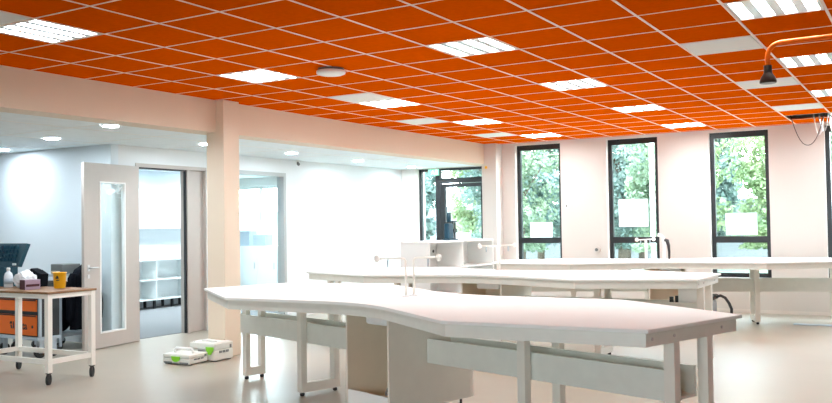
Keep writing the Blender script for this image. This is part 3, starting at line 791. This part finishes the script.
# orange drawer trolley behind the cart
t = thing('tool_trolley', 'orange drawer trolley standing behind the work cart', 'tool trolley', (-9.36, 6.60, 0), 0)
fx0, fx1 = -.48, .33; yb0, yb1 = -.27, .02
bm = NB(); box(bm, fx0, fx1, yb0+.012, yb1, .25, .885, bev=.006); ob('trolley_body', bm, M['dark'], t)
zs = [(.30, .52), (.545, .655), (.675, .745), (.765, .835)]
zs = [(.265, .505), (.55, .69), (.73, .785), (.82, .87)]
for k, (z0, z1) in enumerate(zs):
    bm = NB(); box(bm, fx0+.02, fx1-.03, yb0, yb0+.0117, z0, z1, bev=.003); d = ob('drawer', bm, M['orange'], t)
    bm = NB(); box(bm, fx0+.03, fx1-.04, yb0-.012, yb0-.0003, z1-.014, z1-.002); ob('drawer_handle', bm, M['black'], d)
    if k == 0:
        cu = bpy.data.curves.new('text', 'FONT'); cu.body = 'Beta'; cu.size = .125; cu.extrude = .0006; cu.offset = .0025
        to = bpy.data.objects.new('tmp', cu); COL.objects.link(to)
        bpy.context.view_layer.update()
        me = bpy.data.meshes.new_from_object(to.evaluated_get(bpy.context.evaluated_depsgraph_get()))
        bpy.data.objects.remove(to)
        lo = bpy.data.objects.new('lettering', me); COL.objects.link(lo); lo.parent = d
        me.materials.clear(); me.materials.append(M['black'])
        lo.location = (-.10, yb0-.001, .335); lo.rotation_euler = (pi/2, 0, 0)
        bm = NB()
        for q in ([(-.19, .335), (-.155, .335), (-.175, .38), (-.20, .38)], [(-.15, .335), (-.12, .335), (-.13, .42), (-.15, .42)], [(-.215, .39), (-.165, .39), (-.165, .42), (-.205, .42)]):
            quad(bm, [(x, yb0-.001, z) for x, z in q])
        ob('emblem', bm, M['black'], d)
        bm = NB(); tube(bm, [(.225, yb0-.0003, .37), (.225, yb0-.003, .37)], .018, 14); ob('lock', bm, M['black'], d)
bx('bumper', (fx0-.01, fx1+.02, yb0-.02, yb1, .215, .2497), M['bluegrey'], t)
bx('corner_post', (fx1+.0003, fx1+.03, yb0, yb0+.03, .25, .885), M['bluegrey'], t)
bm = NB(); box(bm, fx0-.01, fx1+.02, yb0-.01, yb1, .8853, .905, bev=.004); ob('trolley_top', bm, M['dark'], t)
for x in (fx0+.06, fx1-.05):
    for y in (yb0+.06, yb1-.06):
        bm = NB(); tube(bm, [(x-.02, y, .07), (x+.02, y, .07)], .07, 18); w_ = ob('castor', bm, M['rubber'], t)
        bm = NB(); box(bm, x-.035, x-.022, y-.03, y+.03, .06, .2147); box(bm, x+.022, x+.035, y-.03, y+.03, .06, .2147); ob('fork', bm, M['bluegrey'], w_)

# grey wheeled rack with a black jacket on its side
RX, RY = -9.72, 7.14
t = thing('wheeled_rack', 'blue grey steel rack on castors behind the orange trolley', 'rack', (RX, RY, 0), 0)
for x in (-.245, .245):
    for y in (-.20, .20):
        bx('post', (x-.028, x+.028, y-.022, y+.022, .10, .92), M['bluegrey'], t)
        bm = NB(); tube(bm, [(x-.015, y, .045), (x+.015, y, .045)], .045, 16); w_ = ob('castor', bm, M['rubber'], t)
        bm = NB(); box(bm, x-.027, x-.0175, y-.02, y+.02, .04, .0997); box(bm, x+.0175, x+.027, y-.02, y+.02, .04, .0997); ob('fork', bm, M['bluegrey'], w_)
bx('lower_shelf', (-.2165, .2165, -.215, .215, .15, .19), M['bluegrey'], t)
bx('upper_shelf', (-.275, .275, -.225, .225, .9203, .95), M['bluegrey'], t)
bm = NB(); box(bm, -9.70, -9.46, 6.98, 7.25, .9504, 1.075, bev=.01); tag(ob('grey_box', bm, M['boxgrey']), 'dark grey box on the steel rack behind the yellow tub', 'box')
bm = NB(); box(bm, -9.62, -9.50, 6.925, 6.975, .9504, .99, bev=.004); tag(ob('beige_block', bm, M['card']), 'small beige block in front of the dark grey box', 'box')
bm = NB(); ball(bm, (0, 0, .34), .36, sub=4, sc=(.5, .5, .94))
for v in bm.verts:
    v.co += Vector((v.co.x, v.co.y, 0))*noise.noise(v.co*7)*.14; v.co.z = max(v.co.z, 0)
o = ob('black_bag', bm, M['cloth']); o.location = (RX, RY, .1903); tag(o, 'black fabric bag slumped inside the steel rack', 'bag')
def sheet(prof, nz_, amp, fr):
    """a garment: closed tube of rounded sections along z; prof = (z, half depth x, half width y, shift y)"""
    bm = NB(); n = 40; rings = []
    for i in range(len(prof)-1):
        for k in range(nz_):
            t_ = k/nz_; rings.append([a_*(1-t_)+b_*t_ for a_, b_ in zip(prof[i], prof[i+1])])
    rings.append(list(prof[-1])); V = []
    for z, dx, dy, sy in rings:
        row = []
        for k in range(n):
            a_ = 2*pi*k/n; c_, s_ = cos(a_), sin(a_)
            x = dx*math.copysign(abs(c_)**.6, c_); y = dy*math.copysign(abs(s_)**.6, s_)+sy
            f_ = amp*noise.noise(Vector((c_*fr, s_*fr, z*2.2)))+amp*.5*sin(a_*7+z*2)
            row.append(bm.verts.new((x*(1+f_*2), y*(1+f_), z)))
        V.append(row)
    for i in range(len(V)-1):
        for k in range(n):
            f_ = bm.faces.new((V[i][k], V[i][(k+1) % n], V[i+1][(k+1) % n], V[i+1][k])); f_.smooth = True
    bm.faces.new(V[0][::-1]); bm.faces.new(V[-1])
    return bm
t = thing('black_jacket', 'black jacket hanging beside the open taupe door, on the steel rack', 'jacket', (-9.325, 7.20, 0), 0)
bm = sheet([(.25, .075, .19, .0), (.45, .075, .185, .0), (.75, .085, .17, .01), (.93, .085, .18, .02), (1.0, .075, .14, .02), (1.05, .05, .07, .03), (1.07, .03, .05, .03)], 6, .09, 2.2)
ob('jacket_body', bm, M['cloth'], t)
for sy in (-1, 1):
    bm = sheet([(.36, .03, .035, sy*.215), (.6, .04, .042, sy*.205), (.9, .045, .045, sy*.18), (.96, .03, .03, sy*.16)], 5, .08, 2.0)
    ob('sleeve', bm, M['cloth'], t)
bm = NB(); tube(bm, [(0, .03, 1.06), (-.01, .03, 1.10), (-.05, .03, 1.10), (-.09, .03, 1.02), (-.119, .03, .96)], .005, 6); ob('hanger_hook', bm, M['steel'], t)

# ------------------------------------------------------------------ tool cases on the floor
def systainer(label, loc, rz, w, d, h, mini, lx=0.0):
    t = thing('tool_box', label, 'tool box', loc, rz, 'pale tool boxes on the floor')
    bm = NB(); box(bm, -w/2, w/2, -d/2, d/2, .012, h*.62, bev=.012); ob('box_base', bm, M['case'], t)
    bm = NB(); box(bm, -w/2, w/2, -d/2, d/2, h*.62+.0006, h, bev=.012); ob('lid', bm, M['case'], t)
    for x in (-w/2+.05, w/2-.05):
        for y in (-d/2+.04, d/2-.04): bx('foot', (x-.03, x+.03, y-.02, y+.02, 0, .0118), M['boxgrey'], t)
    bm = NB(); y = -d/2-.0003; zt = h*.80; s = .062 if mini else .06
    zb = zt-.085 if not mini else zt-.06
    P = [(lx-s, zt), (lx+s, zt), (lx+s*.86, zt-.04), (lx+s*.3, zb), (lx-s*.3, zb), (lx-s*.86, zt-.04)]
    prism(bm, P, 0, .012, bev=.002)
    for v in bm.verts: v.co = Vector((v.co.x, y-v.co.z, v.co.y))
    ob('latch', bm, M['green'], t)
    bm = NB()
    if mini: pass
    else:
        box(bm, -.06, .08, -d/2-.004, -d/2-.0003, h*.52, h*.60)
    if mini:
        bm.free(); bm = None
        for x in (-.115, .115):
            bx('front_foot_strip', (x-.06, x+.06, -d/2-.005, -d/2-.0003, .014, .032), M['boxgrey'], t)
    else:
        ob('front_label', bm, M['boxgrey'], t)
    for y in (-.06, -.005, .05): bx('side_clip', (w/2+.0003, w/2+.005, y-.02, y+.02, h*.45, h*.58), M['boxgrey'], t)
    bx('side_mark', (w/2+.0003, w/2+.004, .09, .115, h*.66, h*.85), M['boxgrey'], t)
    bm = NB(); hh = .052 if mini else .004
    if mini:
        tube(bm, [(-.13, -.02, h+.0004), (-.13, -.02, h+.03), (-.11, -.02, h+.05), (.11, -.02, h+.05), (.13, -.02, h+.03), (.13, -.02, h+.0004)], .014, 10)
    else:
        box(bm, -.12, .12, -.03, .03, h+.0004, h+.016, bev=.004); box(bm, -w/2+.03, -w/2+.07, -d/2+.03, d/2-.03, h+.0004, h+.008); box(bm, w/2-.07, w/2-.03, -d/2+.03, d/2-.03, h+.0004, h+.008)
    ob('handle', bm, M['white'], t)
    return t
systainer('low pale tool box with carry handle on the floor, left of the taller one', (-7.215, 6.90, 0), radians(4), .396, .296, .115, True)
systainer('taller pale tool box on the floor at the foot of the column', (-7.135, 7.225, 0), radians(0), .396, .296, .205, False, .125)

# ------------------------------------------------------------------ outdoors
bm = NB(); box(bm, -60, 40, -60, 80, -.5, -.2); struct('ground', bm, M['lawn'])
bm = NB(); box(bm, -60, 40, 17.2, 19.0, -.15, -.13); struct('ground_path', bm, M['road'])
def tree(name, label, x, y, h, rad, zc, m, n=2600, ls=.16, squash=1.0, grp='trees outside the windows', zmin=0.95):
    t = thing(name, label, 'tree' if 'hedge' not in name else 'hedge', (x, y, -.15), 0, grp)
    bm = NB(); rn = random.Random(int(x*97+y*31))
    tube(bm, [(0, 0, 0), (.05, 0, zc*.4), (-.03, .05, zc*.8), (.05, 0, h*.85)], [.16, .12, .09, .03], 8)
    for k in range(6):
        a = rn.uniform(0, 6.28); z = zc*(.45+.1*k)
        tube(bm, [(0, 0, z), (cos(a)*rad*.35, sin(a)*rad*.35, z+.5), (cos(a)*rad*.65, sin(a)*rad*.65, z+.9)], [.06, .04, .015], 6)
    ob('trunk', bm, M['bark'], t)
    bm = NB(); cl = []
    for k in range(140):
        while True:
            p = Vector((rn.uniform(-1, 1), rn.uniform(-1, 1), rn.uniform(-1, 1)))
            if .25 < p.length < 1: break
        cl.append((Vector((p.x*rad, p.y*rad, zc+p.z*(h-zc)*squash)), rn.uniform(.45, .75)*rad*.55))
    for i in range(n):
        c, r_ = cl[i % len(cl)]
        d = Vector((rn.gauss(0, 1), rn.gauss(0, 1), rn.gauss(0, 1))).normalized()
        p = c+d*r_*rn.uniform(.6, 1.0)
        if p.z < zmin: continue
        s = ls*rn.uniform(.6, 1.3)
        nrm = (d+Vector((rn.gauss(0, .5), rn.gauss(0, .5), rn.gauss(0, .5)+.3))).normalized()
        a = nrm.cross(Vector((rn.gauss(0, 1), rn.gauss(0, 1), rn.gauss(0, 1)))).normalized(); b = nrm.cross(a)
        quad(bm, [p-a*s, p-b*s*.5+nrm*s*.1, p+a*s, p+b*s*.5+nrm*s*.1])
    ob('crown', bm, m, t, recalc=False)
    return t
near = ['outside the glazed door', 'left of the leftmost tall window', 'outside the leftmost tall window', 'between the leftmost and second tall windows', 'outside the second tall window', 'outside the third tall window', 'outside the fourth tall window']
kind = ['leafB', 'leafB', 'leafA', 'leafB', 'leafA', 'leafC', 'leafA']
for i, x in enumerate((-12.9, -11.0, -9.1, -7.2, -5.3, -3.4, -1.5)):
    tree('tree', 'leafy front row tree %s' % near[i], x, 20.2+2.4*(i % 2), 5.2+.5*(i % 3), .90, 2.9, M[kind[i]], n=13000, ls=.065)
far = ['far behind the glazed door', 'behind the gap left of the leftmost window', 'behind the leftmost tall window', 'behind the second tall window', 'behind the pillar between second and third windows', 'behind the third tall window', 'behind the fourth tall window']
for i, x in enumerate((-16.6, -14.0, -11.4, -8.8, -6.2, -3.6, -1.0)):
    tree('tree', 'tall back row tree %s' % far[i], x, 25.2+2.9*(i % 2), 7.2+.4*(i % 3), 1.14, 3.7, M[['leafB', 'leafC', 'leafB', 'leafA', 'leafC', 'leafC', 'leafB'][i]], n=13000, ls=.095)
hl = ['beyond the left edge of the glazed door', 'outside the glazed door', 'left of the leftmost tall window', 'outside the leftmost tall window', 'outside the second tall window', 'outside the third tall window', 'outside the fourth tall window']
for i, x in enumerate((-19.5, -16.4, -13.3, -10.2, -7.1, -4.0, -.9)):
    tree('hedge_bush', 'bushy tree of the hedge at the back, %s' % hl[i], x, 31.5+3.2*(i % 2), 8.0, 1.34, 3.6, M['leafB'], n=12000, ls=.125, grp='hedge outside the windows')
bm = NB(); box(bm, -60, 40, 37, 37.3, -.2, 2.4); struct('garden_wall', bm, M['road'], label='pale grey garden wall behind the trees')
# lamp post outside the second window
t = thing('lamp_post', 'white lamp post outside the second tall window', 'lamp post', (-5.05, 17.4+.6, -.13), 0)
bm = NB(); tube(bm, [(0, 0, 0), (0, 0, 4.6)], [.055, .045], 12); ob('pole', bm, M['white'], t)
bm = NB(); lathe(bm, [(.05, 4.6003), (.14, 4.66), (.16, 4.85), (.05, 4.95)]); ob('lantern', bm, M['white'], t)

# ------------------------------------------------------------------ sky
w = bpy.data.worlds.new('sky'); S.world = w; w.use_nodes = True
nt = w.node_tree; bg = nt.nodes['Background']
tc = nt.nodes.new('ShaderNodeTexCoord'); sp = nt.nodes.new('ShaderNodeSeparateXYZ'); rp = nt.nodes.new('ShaderNodeValToRGB')
nt.links.new(tc.outputs['Generated'], sp.inputs[0]); nt.links.new(sp.outputs['Z'], rp.inputs[0]); nt.links.new(rp.outputs[0], bg.inputs['Color'])
rp.color_ramp.elements[0].position = 0.0; rp.color_ramp.elements[0].color = (.86, .95, 1, 1)
rp.color_ramp.elements[1].position = .8; rp.color_ramp.elements[1].color = (.70, .87, 1, 1)
bg.inputs['Strength'].default_value = 18.0

def light(name, kind, loc, rot, **k):
    d = bpy.data.lights.new(name, kind); o = bpy.data.objects.new(name, d); COL.objects.link(o)
    o.location = loc; o.rotation_euler = rot
    for a, v in k.items(): setattr(d, a, v)
    return o
# portals guide sky light through the openings (they give no light of their own)
for i, (a, b, z0, z1) in enumerate(OPEN):
    o = light('window_portal', 'AREA', ((a+b)/2, BACKY+.32, (z0+z1)/2), (radians(-90), 0, 0), shape='RECTANGLE', size=b-a, size_y=z1-z0)
    o.data.cycles.is_portal = True
for a, b in RW:
    o = light('window_portal', 'AREA', ((a+b)/2, YF-.32, (WZ0+WZ1)/2), (radians(90), 0, 0), shape='RECTANGLE', size=b-a, size_y=WZ1-WZ0)
    o.data.cycles.is_portal = True

# ------------------------------------------------------------------ camera
f, yaw, pitch, roll = 856.09, .54308, .027849, -.015201
cy_, sy_ = cos(yaw), sin(yaw)
r = Vector((cy_, sy_, 0)); ff = Vector((-sy_, cy_, 0)); u = Vector((0, 0, 1))
f2 = ff*cos(pitch)+u*sin(pitch); u2 = u*cos(pitch)-ff*sin(pitch)
xr = r*cos(roll)+u2*sin(roll); yu = u2*cos(roll)-r*sin(roll)
cam = bpy.data.cameras.new('camera'); co = bpy.data.objects.new('camera', cam); COL.objects.link(co)
cam.sensor_fit = 'HORIZONTAL'; cam.sensor_width = 36; cam.lens = f/832*36
mt = Matrix((( xr.x, yu.x, -f2.x, 0), (xr.y, yu.y, -f2.y, 0), (xr.z, yu.z, -f2.z, 1.5), (0, 0, 0, 1)))
co.matrix_world = mt; cam.clip_end = 300
S.camera = co

S.view_settings.view_transform = 'Standard'; S.view_settings.look = 'None'
S.view_settings.gamma = 1; S.view_settings.use_curve_mapping = False
S.view_settings.exposure = 0.84
S.cycles.use_denoising = True
S.cycles.max_bounces = 10; S.cycles.diffuse_bounces = 6; S.cycles.transparent_max_bounces = 16
